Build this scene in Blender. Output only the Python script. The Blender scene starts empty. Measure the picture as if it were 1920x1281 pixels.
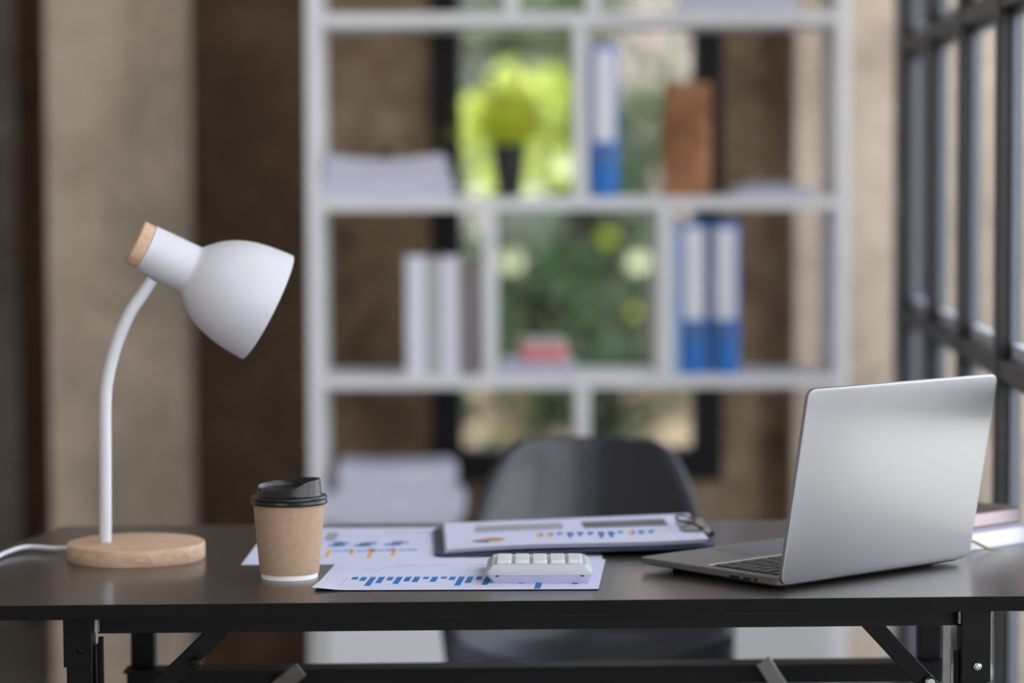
import bpy, bmesh, math, random
from mathutils import Matrix, Vector
R = math.radians
PI = math.pi
random.seed(7)
SC = bpy.context.scene
COL = SC.collection

# ------------------------------------------------------------------ camera
FPX = 5050.0
PITCH = math.atan((640.5 - 325.0) / FPX)
cam_d = bpy.data.cameras.new('camera')
cam_d.sensor_width = 36.0
cam_d.lens = FPX / 1920.0 * 36.0
cam_d.clip_start = 0.05
cam_d.dof.use_dof = True
cam_d.dof.focus_distance = 2.80
cam_d.dof.aperture_fstop = 2.4
cam = bpy.data.objects.new('camera', cam_d)
COL.objects.link(cam)
cam.matrix_world = Matrix.Translation((0, 0, 1.183)) @ Matrix.Rotation(PI / 2 - PITCH, 4, 'X') @ Matrix.Rotation(-0.004, 4, 'Z')
SC.camera = cam

# ------------------------------------------------------------------ world, sun, exposure
SC.view_settings.view_transform = 'Standard'
SC.view_settings.look = 'None'
SC.view_settings.gamma = 1.0
SC.view_settings.exposure = 0.12
SC.cycles.use_denoising = True
SC.cycles.max_bounces = 10
SC.cycles.transparent_max_bounces = 16
SC.cycles.sample_clamp_indirect = 6.0

world = bpy.data.worlds.new('overcast_sky')
SC.world = world
world.use_nodes = True
wn = world.node_tree
wn.nodes.clear()
w_out = wn.nodes.new('ShaderNodeOutputWorld')
w_bg = wn.nodes.new('ShaderNodeBackground')
w_tc = wn.nodes.new('ShaderNodeTexCoord')
w_sep = wn.nodes.new('ShaderNodeSeparateXYZ')
w_cr = wn.nodes.new('ShaderNodeValToRGB')
w_cr.color_ramp.elements[0].position = 0.45
w_cr.color_ramp.elements[0].color = (1.0, 0.99, 0.975, 1)
w_cr.color_ramp.elements[1].position = 0.95
w_cr.color_ramp.elements[1].color = (0.75, 0.85, 1.0, 1)
w_mr = wn.nodes.new('ShaderNodeMapRange')
w_mr.inputs['From Min'].default_value = -1
wn.links.new(w_tc.outputs['Generated'], w_sep.inputs[0])
wn.links.new(w_sep.outputs['Z'], w_mr.inputs['Value'])
wn.links.new(w_mr.outputs[0], w_cr.inputs[0])
wn.links.new(w_cr.outputs[0], w_bg.inputs['Color'])
w_bg.inputs['Strength'].default_value = 5.5
wn.links.new(w_bg.outputs[0], w_out.inputs[0])

sun_d = bpy.data.lights.new('sun', 'SUN')
sun_d.energy = 15.0
sun_d.angle = R(1.0)
sun_d.color = (1.0, 0.95, 0.85)
sun = bpy.data.objects.new('sun', sun_d)
COL.objects.link(sun)
sun.rotation_euler = (R(36), 0, R(-28))      # high sun behind the viewer, lights the garden past the building

WA = math.atan(0.0523)                       # the glazed wall runs 3 degrees off the view
def area_lamp(name, loc, rot, sx, sy, watts, col):
    d = bpy.data.lights.new(name, 'AREA'); d.shape = 'RECTANGLE'; d.size = sx; d.size_y = sy; d.energy = watts; d.color = col
    o = bpy.data.objects.new(name, d); COL.objects.link(o); o.location = loc; o.rotation_euler = rot
    return o
area_lamp('daylight_right_glazing', (0.62, -0.05, 1.45), (0, R(90), -WA), 2.4, 6.0, 8, (0.95, 0.97, 1.0))      # sky light in at the side glazing
area_lamp('ceiling_fill_light', (-0.9, 1.6, 2.97), (0, 0, 0), 1.2, 1.2, 8, (1.0, 0.95, 0.88))                  # unseen fill lamp added under the ceiling to brighten the room
def portal(name, loc, rot, sx, sy):
    d = bpy.data.lights.new(name, 'AREA'); d.shape = 'RECTANGLE'; d.size = sx; d.size_y = sy
    d.cycles.is_portal = True
    o = bpy.data.objects.new(name, d); COL.objects.link(o); o.location = loc; o.rotation_euler = rot
    return o

# ------------------------------------------------------------------ materials
def srgb(r, g, b):
    def c(u):
        u /= 255.0
        return u / 12.92 if u <= 0.04045 else ((u + 0.055) / 1.055) ** 2.4
    return (c(r), c(g), c(b), 1.0)

def new_mat(name):
    m = bpy.data.materials.new(name); m.use_nodes = True
    nt = m.node_tree
    return m, nt, nt.nodes['Principled BSDF']

def plain(name, col, rough=0.5, metal=0.0, var=0.06, scale=30.0, bump=0.0, spec=0.5, stretch=(1, 1, 1), coat=0.0):
    """principled material whose colour wanders a little with a noise"""
    m, nt, b = new_mat(name)
    tc = nt.nodes.new('ShaderNodeTexCoord'); mp = nt.nodes.new('ShaderNodeMapping')
    mp.inputs['Scale'].default_value = stretch
    nz = nt.nodes.new('ShaderNodeTexNoise'); nz.inputs['Scale'].default_value = scale; nz.inputs['Detail'].default_value = 5
    cr = nt.nodes.new('ShaderNodeValToRGB')
    lo = tuple(max(0, c * (1 - var)) for c in col[:3]) + (1,)
    hi = tuple(min(1, c * (1 + var)) for c in col[:3]) + (1,)
    cr.color_ramp.elements[0].color = lo; cr.color_ramp.elements[1].color = hi
    cr.color_ramp.elements[0].position = 0.3; cr.color_ramp.elements[1].position = 0.7
    L = nt.links.new
    L(tc.outputs['Object'], mp.inputs[0]); L(mp.outputs[0], nz.inputs['Vector']); L(nz.outputs[0], cr.inputs[0])
    L(cr.outputs[0], b.inputs['Base Color'])
    b.inputs['Roughness'].default_value = rough; b.inputs['Metallic'].default_value = metal
    b.inputs['Specular IOR Level'].default_value = spec
    b.inputs['Coat Weight'].default_value = coat; b.inputs['Coat Roughness'].default_value = 0.16
    if bump:
        bp = nt.nodes.new('ShaderNodeBump'); bp.inputs['Strength'].default_value = bump; bp.inputs['Distance'].default_value = 0.002
        L(nz.outputs[0], bp.inputs['Height']); L(bp.outputs[0], b.inputs['Normal'])
    return m

def concrete(name, c0, c1, c2, scale=1.6, rough=0.85, seed=0.0):
    """patchy trowelled concrete: three tones over a large and a fine noise"""
    m, nt, b = new_mat(name)
    L = nt.links.new
    tc = nt.nodes.new('ShaderNodeTexCoord'); mp = nt.nodes.new('ShaderNodeMapping')
    mp.inputs['Location'].default_value = (seed, seed * 1.7, seed * 0.6)
    n1 = nt.nodes.new('ShaderNodeTexNoise'); n1.inputs['Scale'].default_value = scale; n1.inputs['Detail'].default_value = 4
    n1.inputs['Distortion'].default_value = 0.6
    n2 = nt.nodes.new('ShaderNodeTexNoise'); n2.inputs['Scale'].default_value = scale * 9; n2.inputs['Detail'].default_value = 8
    mx = nt.nodes.new('ShaderNodeMix'); mx.data_type = 'FLOAT'; mx.inputs[0].default_value = 0.3
    cr = nt.nodes.new('ShaderNodeValToRGB')
    e = cr.color_ramp.elements
    e[0].position = 0.34; e[0].color = c0
    e[1].position = 0.66; e[1].color = c2
    mid = e.new(0.5); mid.color = c1
    bp = nt.nodes.new('ShaderNodeBump'); bp.inputs['Strength'].default_value = 0.35; bp.inputs['Distance'].default_value = 0.01
    L(tc.outputs['Object'], mp.inputs[0]); L(mp.outputs[0], n1.inputs['Vector']); L(mp.outputs[0], n2.inputs['Vector'])
    L(n1.outputs[0], mx.inputs[2]); L(n2.outputs[0], mx.inputs[3]); L(mx.outputs[0], cr.inputs[0])
    L(cr.outputs[0], b.inputs['Base Color']); L(n2.outputs[0], bp.inputs['Height']); L(bp.outputs[0], b.inputs['Normal'])
    b.inputs['Roughness'].default_value = rough
    return m

def wood(name, c0, c1, axis_scale=(4, 40, 40), rough=0.5):
    m, nt, b = new_mat(name)
    L = nt.links.new
    tc = nt.nodes.new('ShaderNodeTexCoord'); mp = nt.nodes.new('ShaderNodeMapping'); mp.inputs['Scale'].default_value = axis_scale
    nz = nt.nodes.new('ShaderNodeTexNoise'); nz.inputs['Scale'].default_value = 3; nz.inputs['Detail'].default_value = 6; nz.inputs['Distortion'].default_value = 1.2
    cr = nt.nodes.new('ShaderNodeValToRGB')
    cr.color_ramp.elements[0].position = 0.3; cr.color_ramp.elements[0].color = c0
    cr.color_ramp.elements[1].position = 0.7; cr.color_ramp.elements[1].color = c1
    L(tc.outputs['Object'], mp.inputs[0]); L(mp.outputs[0], nz.inputs['Vector']); L(nz.outputs[0], cr.inputs[0]); L(cr.outputs[0], b.inputs['Base Color'])
    b.inputs['Roughness'].default_value = rough
    return m

def glass(name, tint):
    m = bpy.data.materials.new(name); m.use_nodes = True
    nt = m.node_tree; nt.nodes.clear(); L = nt.links.new
    out = nt.nodes.new('ShaderNodeOutputMaterial'); tr = nt.nodes.new('ShaderNodeBsdfTransparent'); gl = nt.nodes.new('ShaderNodeBsdfGlossy')
    tr.inputs[0].default_value = tint; gl.inputs['Roughness'].default_value = 0.02
    lw = nt.nodes.new('ShaderNodeLayerWeight'); pw = nt.nodes.new('ShaderNodeMath'); pw.operation = 'POWER'; pw.inputs[1].default_value = 5.0
    fr = nt.nodes.new('ShaderNodeMath'); fr.operation = 'MULTIPLY_ADD'; fr.inputs[1].default_value = 0.28; fr.inputs[2].default_value = 0.025
    L(lw.outputs['Facing'], pw.inputs[0]); L(pw.outputs[0], fr.inputs[0])
    mx = nt.nodes.new('ShaderNodeMixShader')
    L(fr.outputs[0], mx.inputs[0]); L(tr.outputs[0], mx.inputs[1]); L(gl.outputs[0], mx.inputs[2]); L(mx.outputs[0], out.inputs[0])
    return m

def leaf_mat(name, c0, c1, trans=0.4, scale=3.0):
    m, nt, b = new_mat(name)
    L = nt.links.new
    tc = nt.nodes.new('ShaderNodeTexCoord'); nz = nt.nodes.new('ShaderNodeTexNoise'); nz.inputs['Scale'].default_value = scale; nz.inputs['Detail'].default_value = 4
    cr = nt.nodes.new('ShaderNodeValToRGB')
    cr.color_ramp.elements[0].position = 0.35; cr.color_ramp.elements[0].color = c0
    cr.color_ramp.elements[1].position = 0.65; cr.color_ramp.elements[1].color = c1
    tl = nt.nodes.new('ShaderNodeBsdfTranslucent'); mx = nt.nodes.new('ShaderNodeMixShader'); mx.inputs[0].default_value = trans
    out = nt.nodes['Material Output']
    L(tc.outputs['Object'], nz.inputs['Vector']); L(nz.outputs[0], cr.inputs[0]); L(cr.outputs[0], b.inputs['Base Color']); L(cr.outputs[0], tl.inputs[0])
    L(b.outputs[0], mx.inputs[1]); L(tl.outputs[0], mx.inputs[2]); L(mx.outputs[0], out.inputs[0])
    b.inputs['Roughness'].default_value = 0.45
    return m

M = {}
M['laminate'] = plain('dark_laminate', srgb(48, 39, 34), 0.42, var=0.10, scale=260, bump=0.10, spec=0.8, coat=0.5)
M['laminate_edge'] = plain('dark_laminate_edge', srgb(13, 10, 10), 0.55, var=0.1, scale=40, spec=0.12)
M['black_steel'] = plain('black_powder_steel', srgb(9, 8, 9), 0.42, var=0.15, scale=120, bump=0.05, spec=0.15)
M['grey_steel'] = plain('worn_grey_steel', srgb(120, 118, 116), 0.35, 0.7, var=0.2, scale=50)
M['chrome'] = plain('chrome_metal', srgb(200, 200, 200), 0.15, 1.0, var=0.03)
M['lamp_white'] = plain('matt_white_enamel', srgb(204, 203, 211), 0.42, var=0.01, scale=20)
M['ash'] = wood('pale_ash_wood', srgb(184, 148, 119), srgb(208, 178, 152), (5, 30, 30), 0.5)
M['cable'] = plain('white_cable', srgb(215, 213, 225), 0.5, var=0.02)
M['kraft'] = plain('kraft_paper', srgb(164, 136, 114), 0.85, var=0.07, scale=160, bump=0.15)
M['cup_white'] = plain('white_paperboard', srgb(240, 238, 236), 0.7, var=0.02)
M['lid_black'] = plain('black_plastic', srgb(20, 20, 21), 0.26, var=0.05, spec=0.4)
M['paper'] = plain('office_paper', srgb(200, 201, 226), 0.8, var=0.012, scale=12)
M['ink_blue'] = plain('blue_ink', srgb(24, 104, 178), 0.7, var=0.05, scale=90)
M['ink_pale'] = plain('pale_blue_ink', srgb(134, 160, 208), 0.7, var=0.1, scale=90)
M['ink_orange'] = plain('orange_ink', srgb(222, 168, 92), 0.7, var=0.06, scale=90)
M['ink_grey'] = plain('grey_ink', srgb(150, 152, 162), 0.7, var=0.05, scale=90)
M['ink_dark'] = plain('dark_grey_ink', srgb(92, 94, 98), 0.7, var=0.12, scale=20)
M['board_navy'] = plain('navy_board', srgb(34, 50, 72), 0.55, var=0.08)
M['calc_white'] = plain('white_abs_plastic', srgb(182, 183, 190), 0.42, var=0.012)
M['calc_key'] = plain('white_keycap', srgb(206, 207, 210), 0.4, var=0.01)
M['calc_tray'] = plain('lower_white_plastic', srgb(178, 178, 202), 0.45, var=0.012)
M['alu'] = plain('silver_aluminium', srgb(160, 160, 163), 0.45, 1.0, var=0.02, scale=60, stretch=(1, 1, 30))
M['alu_deck'] = plain('grey_aluminium_deck', srgb(128, 126, 126), 0.42, 0.75, var=0.03, scale=90)
M['key_black'] = plain('black_keycap', srgb(48, 47, 48), 0.5, var=0.05)
M['screen'] = plain('dark_screen_glass', srgb(12, 12, 14), 0.08, var=0.02)
M['port'] = plain('port_black', srgb(10, 10, 11), 0.6, var=0.02)
M['touchpad'] = plain('touchpad_glass', srgb(104, 106, 112), 0.10, 0.3, var=0.02)
M['brown_cover'] = plain('brown_leatherette', srgb(84, 68, 62), 0.55, var=0.12, scale=90, bump=0.15)
M['pages_pink'] = plain('cream_page_block', srgb(196, 178, 182), 0.8, var=0.10, scale=14, stretch=(1, 1, 90))
M['pages_white'] = plain('white_page_block', srgb(214, 214, 214), 0.8, var=0.03, scale=14, stretch=(1, 1, 90))
M['cover_lav'] = plain('lavender_grey_cover', srgb(176, 176, 196), 0.6, var=0.03)
M['ribbon'] = plain('gold_ribbon', srgb(112, 92, 48), 0.45, var=0.1, scale=90)
M['chair_black'] = plain('charcoal_polypropylene', srgb(38, 39, 47), 0.27, var=0.05, scale=40, spec=0.45)
M['beech'] = wood('beech_leg', srgb(176, 132, 92), srgb(200, 160, 118))
M['shelf_white'] = plain('white_painted_board', srgb(226, 226, 230), 0.45, var=0.012, scale=8)
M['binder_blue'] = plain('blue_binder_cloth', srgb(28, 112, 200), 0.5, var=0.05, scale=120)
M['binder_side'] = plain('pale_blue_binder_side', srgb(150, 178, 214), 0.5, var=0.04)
M['label_white'] = plain('white_spine_label', srgb(236, 236, 246), 0.6, var=0.015)
M['folder_white'] = plain('white_folder', srgb(232, 232, 244), 0.6, var=0.02)
M['folder_grey'] = plain('light_grey_folder', srgb(184, 184, 186), 0.65, var=0.03)
M['folder_mauve'] = plain('mauve_grey_folder', srgb(140, 128, 132), 0.65, var=0.04)
M['paper_fold'] = plain('folded_paper', srgb(206, 206, 226), 0.8, var=0.16, scale=4, stretch=(1, 1, 14))
M['red_soft'] = plain('coral_red_card', srgb(214, 140, 142), 0.7, var=0.08, scale=20)
M['terracotta'] = concrete('terracotta_block', srgb(128, 86, 60), srgb(164, 112, 79), srgb(186, 134, 98), 14.0, 0.85, 3.0)
M['pot_black'] = plain('black_pot_plastic', srgb(34, 33, 36), 0.5, var=0.05)
M['soil'] = plain('dark_potting_soil', srgb(44, 36, 30), 0.95, var=0.4, scale=120, bump=0.6)
M['grass_leaf'] = leaf_mat('lime_grass_blade', (0.78, 0.88, 0.10, 1), (0.95, 0.97, 0.25, 1), 0.72, 20)
M['frame_black'] = plain('black_window_frame', srgb(14, 13, 15), 0.5, var=0.08, spec=0.25)
M['mullion'] = plain('dark_steel_mullion', srgb(20, 19, 21), 0.42, var=0.06, spec=0.4)
M['sash'] = plain('slate_sash', srgb(92, 96, 106), 0.4, var=0.05)
M['bead'] = plain('pale_glazing_bead', srgb(210, 210, 222), 0.5, var=0.03)
M['glass'] = glass('tinted_pane', (0.58, 0.585, 0.59, 1))
M['glass_clear'] = glass('clear_pane', (0.90, 0.91, 0.92, 1))
M['pier'] = concrete('pale_concrete', srgb(150, 136, 121), srgb(180, 163, 145), srgb(200, 184, 166), 2.2, 0.85, 1.0)
M['wall'] = concrete('brown_stained_concrete', srgb(86, 68, 50), srgb(134, 112, 88), srgb(176, 156, 132), 2.0, 0.85, 5.2)
M['alcove'] = concrete('dark_brown_wall', srgb(60, 45, 30), srgb(80, 61, 43), srgb(104, 82, 60), 2.4, 0.85, 2.2)
M['dark_wall'] = concrete('dark_plaster', srgb(124, 110, 102), srgb(156, 144, 136), srgb(178, 170, 166), 1.6, 0.85, 8.0)
M['room_wall'] = concrete('grey_plaster', srgb(150, 144, 136), srgb(172, 166, 158), srgb(190, 184, 176), 1.2, 0.85, 2.0)
M['floor'] = concrete('polished_concrete_floor', srgb(110, 106, 102), srgb(134, 130, 126), srgb(150, 146, 142), 1.4, 0.35, 4.0)
M['ceiling'] = concrete('pale_ceiling_concrete', srgb(190, 188, 184), srgb(204, 202, 198), srgb(216, 214, 210), 1.0, 0.9, 6.0)
M['earth'] = concrete('sandy_earth', (0.20, 0.15, 0.085, 1), (0.28, 0.21, 0.13, 1), (0.34, 0.27, 0.18, 1), 1.2, 0.95, 7.0)
M['render_beige'] = concrete('beige_house_render', (0.39, 0.335, 0.325, 1), (0.43, 0.37, 0.355, 1), (0.46, 0.40, 0.38, 1), 0.8, 0.9, 2.5)
M['render_pale'] = concrete('pale_boundary_render', (0.60, 0.59, 0.55, 1), (0.68, 0.67, 0.63, 1), (0.74, 0.73, 0.69, 1), 1.1, 0.9, 3.5)
M['leaf_dark'] = leaf_mat('deep_green_leaf', (0.030, 0.078, 0.034, 1), (0.064, 0.140, 0.056, 1), 0.25, 2.2)
M['leaf_mid'] = leaf_mat('mid_green_leaf', (0.05, 0.115, 0.032, 1), (0.11, 0.20, 0.05, 1), 0.35, 2.6)
M['leaf_lime'] = leaf_mat('lime_leaf', (0.44, 0.56, 0.04, 1), (0.80, 0.90, 0.12, 1), 0.45, 3.0)
M['glint_pale'] = leaf_mat('pale_glint_leaf', (0.72, 0.86, 0.55, 1), (0.85, 0.92, 0.70, 1), 0.3, 6.0)  # near-white rosette colour standing in for blurred points of light
M['bark_dark'] = concrete('dark_tree_bark', (0.035, 0.038, 0.02, 1), (0.05, 0.052, 0.028, 1), (0.07, 0.07, 0.04, 1), 6.0, 0.9, 2.5)
M['bark'] = concrete('olive_bark', (0.10, 0.085, 0.04, 1), (0.15, 0.125, 0.06, 1), (0.20, 0.17, 0.09, 1), 6.0, 0.9, 1.5)

# ------------------------------------------------------------------ mesh helper
class MB:
    def __init__(self):
        self.v = []; self.f = []; self.mi = []; self.cur = 0
        self.T = Matrix.Identity(4)
    def _add(self, pts, faces):
        n = len(self.v)
        self.v += [tuple(self.T @ Vector(p)) for p in pts]
        for q in faces:
            self.f.append(tuple(i + n for i in q)); self.mi.append(self.cur)
        return self
    def box(self, x0, x1, y0, y1, z0, z1):
        p = [(x0, y0, z0), (x1, y0, z0), (x1, y1, z0), (x0, y1, z0), (x0, y0, z1), (x1, y0, z1), (x1, y1, z1), (x0, y1, z1)]
        return self._add(p, [(0, 3, 2, 1), (4, 5, 6, 7), (0, 1, 5, 4), (1, 2, 6, 5), (2, 3, 7, 6), (3, 0, 4, 7)])
    def prism(self, poly, z0, z1):
        n = len(poly)
        p = [(x, y, z0) for x, y in poly] + [(x, y, z1) for x, y in poly]
        fs = [tuple(range(n - 1, -1, -1)), tuple(range(n, 2 * n))]
        fs += [(i, (i + 1) % n, n + (i + 1) % n, n + i) for i in range(n)]
        return self._add(p, fs)
    def loops(self, loops, cap0=True, cap1=True):
        """skin a list of equal-length closed loops"""
        n = len(loops[0]); p = [q for l in loops for q in l]; fs = []
        for k in range(len(loops) - 1):
            for i in range(n):
                j = (i + 1) % n
                fs.append((k * n + i, k * n + j, (k + 1) * n + j, (k + 1) * n + i))
        if cap0: fs.append(tuple(range(n - 1, -1, -1)))
        if cap1: fs.append(tuple(range((len(loops) - 1) * n, len(loops) * n)))
        return self._add(p, fs)
    def lathe(self, prof, n=64, cap0=True, cap1=True):
        ls = [[(r * math.cos(2 * PI * i / n), r * math.sin(2 * PI * i / n), z) for i in range(n)] for r, z in prof]
        return self.loops(ls, cap0, cap1)
    def tube(self, pts, r, n=12):
        P = [Vector(p) for p in pts]; ls = []
        ref = Vector((0.13, 0.31, 0.94))
        for k, p in enumerate(P):
            t = (P[min(k + 1, len(P) - 1)] - P[max(k - 1, 0)]).normalized()
            a = t.cross(ref)
            if a.length < 1e-4: a = t.cross(Vector((1, 0, 0)))
            a.normalize(); b = t.cross(a)
            rr = r[k] if isinstance(r, (list, tuple)) else r
            ls.append([tuple(p + rr * (math.cos(2 * PI * i / n) * a + math.sin(2 * PI * i / n) * b)) for i in range(n)])
        return self.loops(ls)
    def grid(self, rows, thick=None):
        m, n = len(rows), len(rows[0])
        return self._add([p for r in rows for p in r], [(i * n + j, i * n + j + 1, (i + 1) * n + j + 1, (i + 1) * n + j) for i in range(m - 1) for j in range(n - 1)])
    def quad(self, a, b, c, d):
        return self._add([a, b, c, d], [(0, 1, 2, 3)])
    def build(self, name, mats, parent=None, smooth=None, bevel=0.0, loc=None, segs=2):
        me = bpy.data.meshes.new(name)
        me.from_pydata(self.v, [], self.f)
        if not isinstance(mats, (list, tuple)): mats = [mats]
        for m in mats: me.materials.append(M[m])
        for p, i in zip(me.polygons, self.mi): p.material_index = i
        bm = bmesh.new(); bm.from_mesh(me); bmesh.ops.recalc_face_normals(bm, faces=bm.faces); bm.to_mesh(me); bm.free()
        if smooth is not None:
            for p in me.polygons: p.use_smooth = True
            me.set_sharp_from_angle(angle=R(smooth))
        o = bpy.data.objects.new(name, me); COL.objects.link(o)
        if parent is not None: o.parent = parent
        if loc is not None: o.location = loc
        if bevel:
            b = o.modifiers.new('bevel', 'BEVEL'); b.width = bevel; b.segments = segs; b.limit_method = 'ANGLE'; b.angle_limit = R(40)
        return o

def rrect(w, h, r, n=6, x0=0.0, y0=0.0):
    """rounded rectangle outline from (x0,y0)"""
    out = []
    for cx, cy, a0 in ((w - r, r, -90), (w - r, h - r, 0), (r, h - r, 90), (r, r, 180)):
        for k in range(n + 1):
            a = R(a0 + 90 * k / n)
            out.append((x0 + cx + r * math.cos(a), y0 + cy + r * math.sin(a)))
    return out

def spline(pts, per=8):
    P = [Vector(p) for p in pts]; out = []
    for i in range(len(P) - 1):
        p0 = P[max(i - 1, 0)]; p1 = P[i]; p2 = P[i + 1]; p3 = P[min(i + 2, len(P) - 1)]
        for k in range(per):
            t = k / per
            out.append(0.5 * ((2 * p1) + (p2 - p0) * t + (2 * p0 - 5 * p1 + 4 * p2 - p3) * t * t + (3 * p1 - p0 - 3 * p2 + p3) * t ** 3))
    out.append(P[-1])
    return out

def thing(name, label, cat, loc=(0, 0, 0), rz=0.0, group=None):
    o = bpy.data.objects.new(name, None); COL.objects.link(o)
    o.empty_display_size = 0.05
    o.location = loc; o.rotation_euler = (0, 0, rz)
    return tag(o, label, cat, group)
def tag(o, label, cat, group=None):
    o['label'] = label; o['category'] = cat
    if group: o['group'] = group
    return o
def struct(o):
    o['kind'] = 'structure'; return o
def copy_tree(o, parent=None):
    c = o.copy(); COL.objects.link(c)
    if parent is not None: c.parent = parent
    for ch in list(o.children): copy_tree(ch, c)
    return c

# ------------------------------------------------------------------ the room
HY = 6.2                                                     # inner face of the back wall
struct(MB().box(-3.0, 1.6, -3.6, 7.4, -0.12, 0.0).build('floor', 'floor'))
struct(MB().box(-3.0, 1.6, -3.6, 7.4, 3.0, 3.15).build('ceiling', 'ceiling'))
wb = MB()                                                    # back wall with the window opening
wb.box(-0.42, -0.185, HY, HY + 0.22, 0, 3.0)
wb.box(0.486, 1.12, HY, HY + 0.22, 0, 3.0)
wb.box(-0.185, 0.486, HY, HY + 0.22, 0, 0.473)
wb.box(-0.185, 0.486, HY, HY + 0.22, 2.25, 3.0)
struct(wb.build('wall_back', 'wall'))
struct(MB().box(-0.78, -0.4205, HY - 0.004, HY + 0.22, 0, 3.0).build('wall_back_left', 'alcove'))  # separate darker brown panel of the back wall, left of the shelf
struct(MB().box(-1.30, -1.215, 7.08, 7.2, 0, 3.0).build('dark_strip_1', 'alcove', bevel=0.004))  # dark strip added in the recess left of the pier
struct(MB().box(-1.0235, -0.7334, 5.93, 7.4, 0, 3.0).build('wall_pier', 'pier', bevel=0.006))
struct(MB().box(0.640, 0.90, 6.10, 6.2, 0, 3.0).build('wall_lit_corner', 'pier', bevel=0.004))  # paler slab on the back wall; window brightness put into its colour
struct(MB().box(-3.0, -1.0235, 7.2, 7.4, 0, 3.0).build('wall_recess', 'dark_wall'))
struct(MB().box(-3.0, -2.85, -3.6, 7.2, 0, 3.0).build('wall_left', 'room_wall'))
wf = MB()                                                    # wall behind the viewer with a two light window
wf.box(-2.85, -2.2, -3.6, -3.45, 0, 3.0); wf.box(0.30, 0.42, -3.6, -3.45, 0, 3.0)
wf.box(-2.2, 0.30, -3.6, -3.45, 0, 0.75); wf.box(-2.2, 0.30, -3.6, -3.45, 2.5, 3.0); wf.box(-2.2, -1.02, -3.6, -3.45, 0.75, 2.5)
struct(wf.build('wall_front', 'room_wall'))

w3 = struct(bpy.data.objects.new('window_3', None)); COL.objects.link(w3); w3.location = (-0.95, -3.52, 0)
fr = MB()
for x in (-0.07, 0.57, 1.21): fr.box(x, x + 0.04, -0.03, 0.03, 0.75, 2.5)
fr.box(-0.07, 1.25, -0.03, 0.03, 0.75, 0.79); fr.box(-0.07, 1.25, -0.03, 0.03, 2.46, 2.5)
fr.build('frame', 'frame_black', w3)
for x in (-0.03, 0.61): MB().box(x, x + 0.60, -0.004, 0.004, 0.79, 2.46).build('pane', 'glass_clear', w3)

# back window: black frame, fixed pane
w1 = struct(bpy.data.objects.new('window_1', None)); COL.objects.link(w1); w1.location = (0.1505, HY, 0)
f = MB()
f.box(-0.3355, -0.266, -0.015, 0.10, 0.473, 2.25); f.box(0.268, 0.3355, -0.015, 0.10, 0.473, 2.25)
f.box(-0.266, 0.268, -0.015, 0.10, 0.473, 0.545); f.box(-0.266, 0.268, -0.015, 0.10, 2.18, 2.25)
f.build('frame', 'frame_black', w1, bevel=0.004)
MB().box(-0.266, 0.268, 0.05, 0.056, 0.545, 2.18).build('pane', 'glass', w1)

# right wall: floor to ceiling steel glazing
w2 = struct(bpy.data.objects.new('window_2', None)); COL.objects.link(w2); w2.location = (0.455, 0, 0); w2.rotation_euler = (0, 0, -WA)
YS = [4.93 - 0.45 * k for k in range(19)]
RAILS = [0.05, 0.436, 0.923, 1.410, 1.897, 2.384, 2.70]
MB().box(0.0, 0.07, 4.95, 5.10, 0, 3.0).build('jamb', 'mullion', w2, bevel=0.003)
for y in YS: MB().box(0.0, 0.018, y - 0.020, y + 0.020, 0.0, 2.72).build('mullion', 'mullion', w2, bevel=0.002)
for z in RAILS: MB().box(0.002, 0.020, YS[-1], 4.96, z - 0.0135, z + 0.0135).build('rail', 'mullion', w2, bevel=0.002)
sa = MB(); be = MB()
for a, b in zip(YS[1:], YS[:-1]):
    for z0, z1 in zip(RAILS[:-1], RAILS[1:]):
        s, d = 0.018, 0.031
        sa.box(s, d, a, a + 0.028, z0, z1); sa.box(s, d, b - 0.028, b, z0, z1)
        sa.box(s, d, a + 0.028, b - 0.028, z1 - 0.024, z1)
        be.box(0.020, 0.031, a + 0.028, b - 0.028, z0 + 0.010, z0 + 0.032)
sa.build('sash', 'sash', w2)
be.build('glazing_bead', 'bead', w2)
for a, b in zip(YS[1:], YS[:-1]):
    MB().box(0.0245, 0.0275, a + 0.024, b - 0.024, 0.06, 2.69).build('pane', 'glass_clear', w2)
MB().box(0.0, 0.10, YS[-1] - 0.4, 5.10, 2.72, 3.0).build('header', 'mullion', w2)
MB().box(0.0, 0.10, YS[-1] - 0.5, YS[-1] - 0.01, 0, 2.72).build('end_post', 'mullion', w2)

# return wall, then an unseen window added to keep the back wall lit
struct(MB().box(0.785, 1.12, 5.06, 5.14, 0, 3.0).build('wall_return', 'pier'))
w4 = struct(bpy.data.objects.new('added_window', None)); COL.objects.link(w4); w4.location = (1.06, 0, 0)
f4 = MB()
for y in (5.14, 5.64, 6.15): f4.box(0, 0.05, y, y + 0.04, 0, 3.0)
for z in (0.0, 0.9, 1.9, 2.9): f4.box(0, 0.05, 5.18, 6.15, z, z + 0.04)
f4.build('frame', 'mullion', w4)
for y0, y1 in ((5.18, 5.64), (5.68, 6.15)): MB().box(0.02, 0.023, y0, y1, 0.04, 2.9).build('pane', 'glass_clear', w4)

portal('right_window_portal', (0.66, 0.95, 1.37), (0, R(90), -WA), 2.7, 8.1)
portal('added_window_portal', (1.14, 5.65, 1.5), (0, R(90), 0), 2.9, 1.0)
portal('rear_window_portal', (0.15, 6.50, 1.36), (R(-90), 0, 0), 0.6, 1.7)

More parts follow.
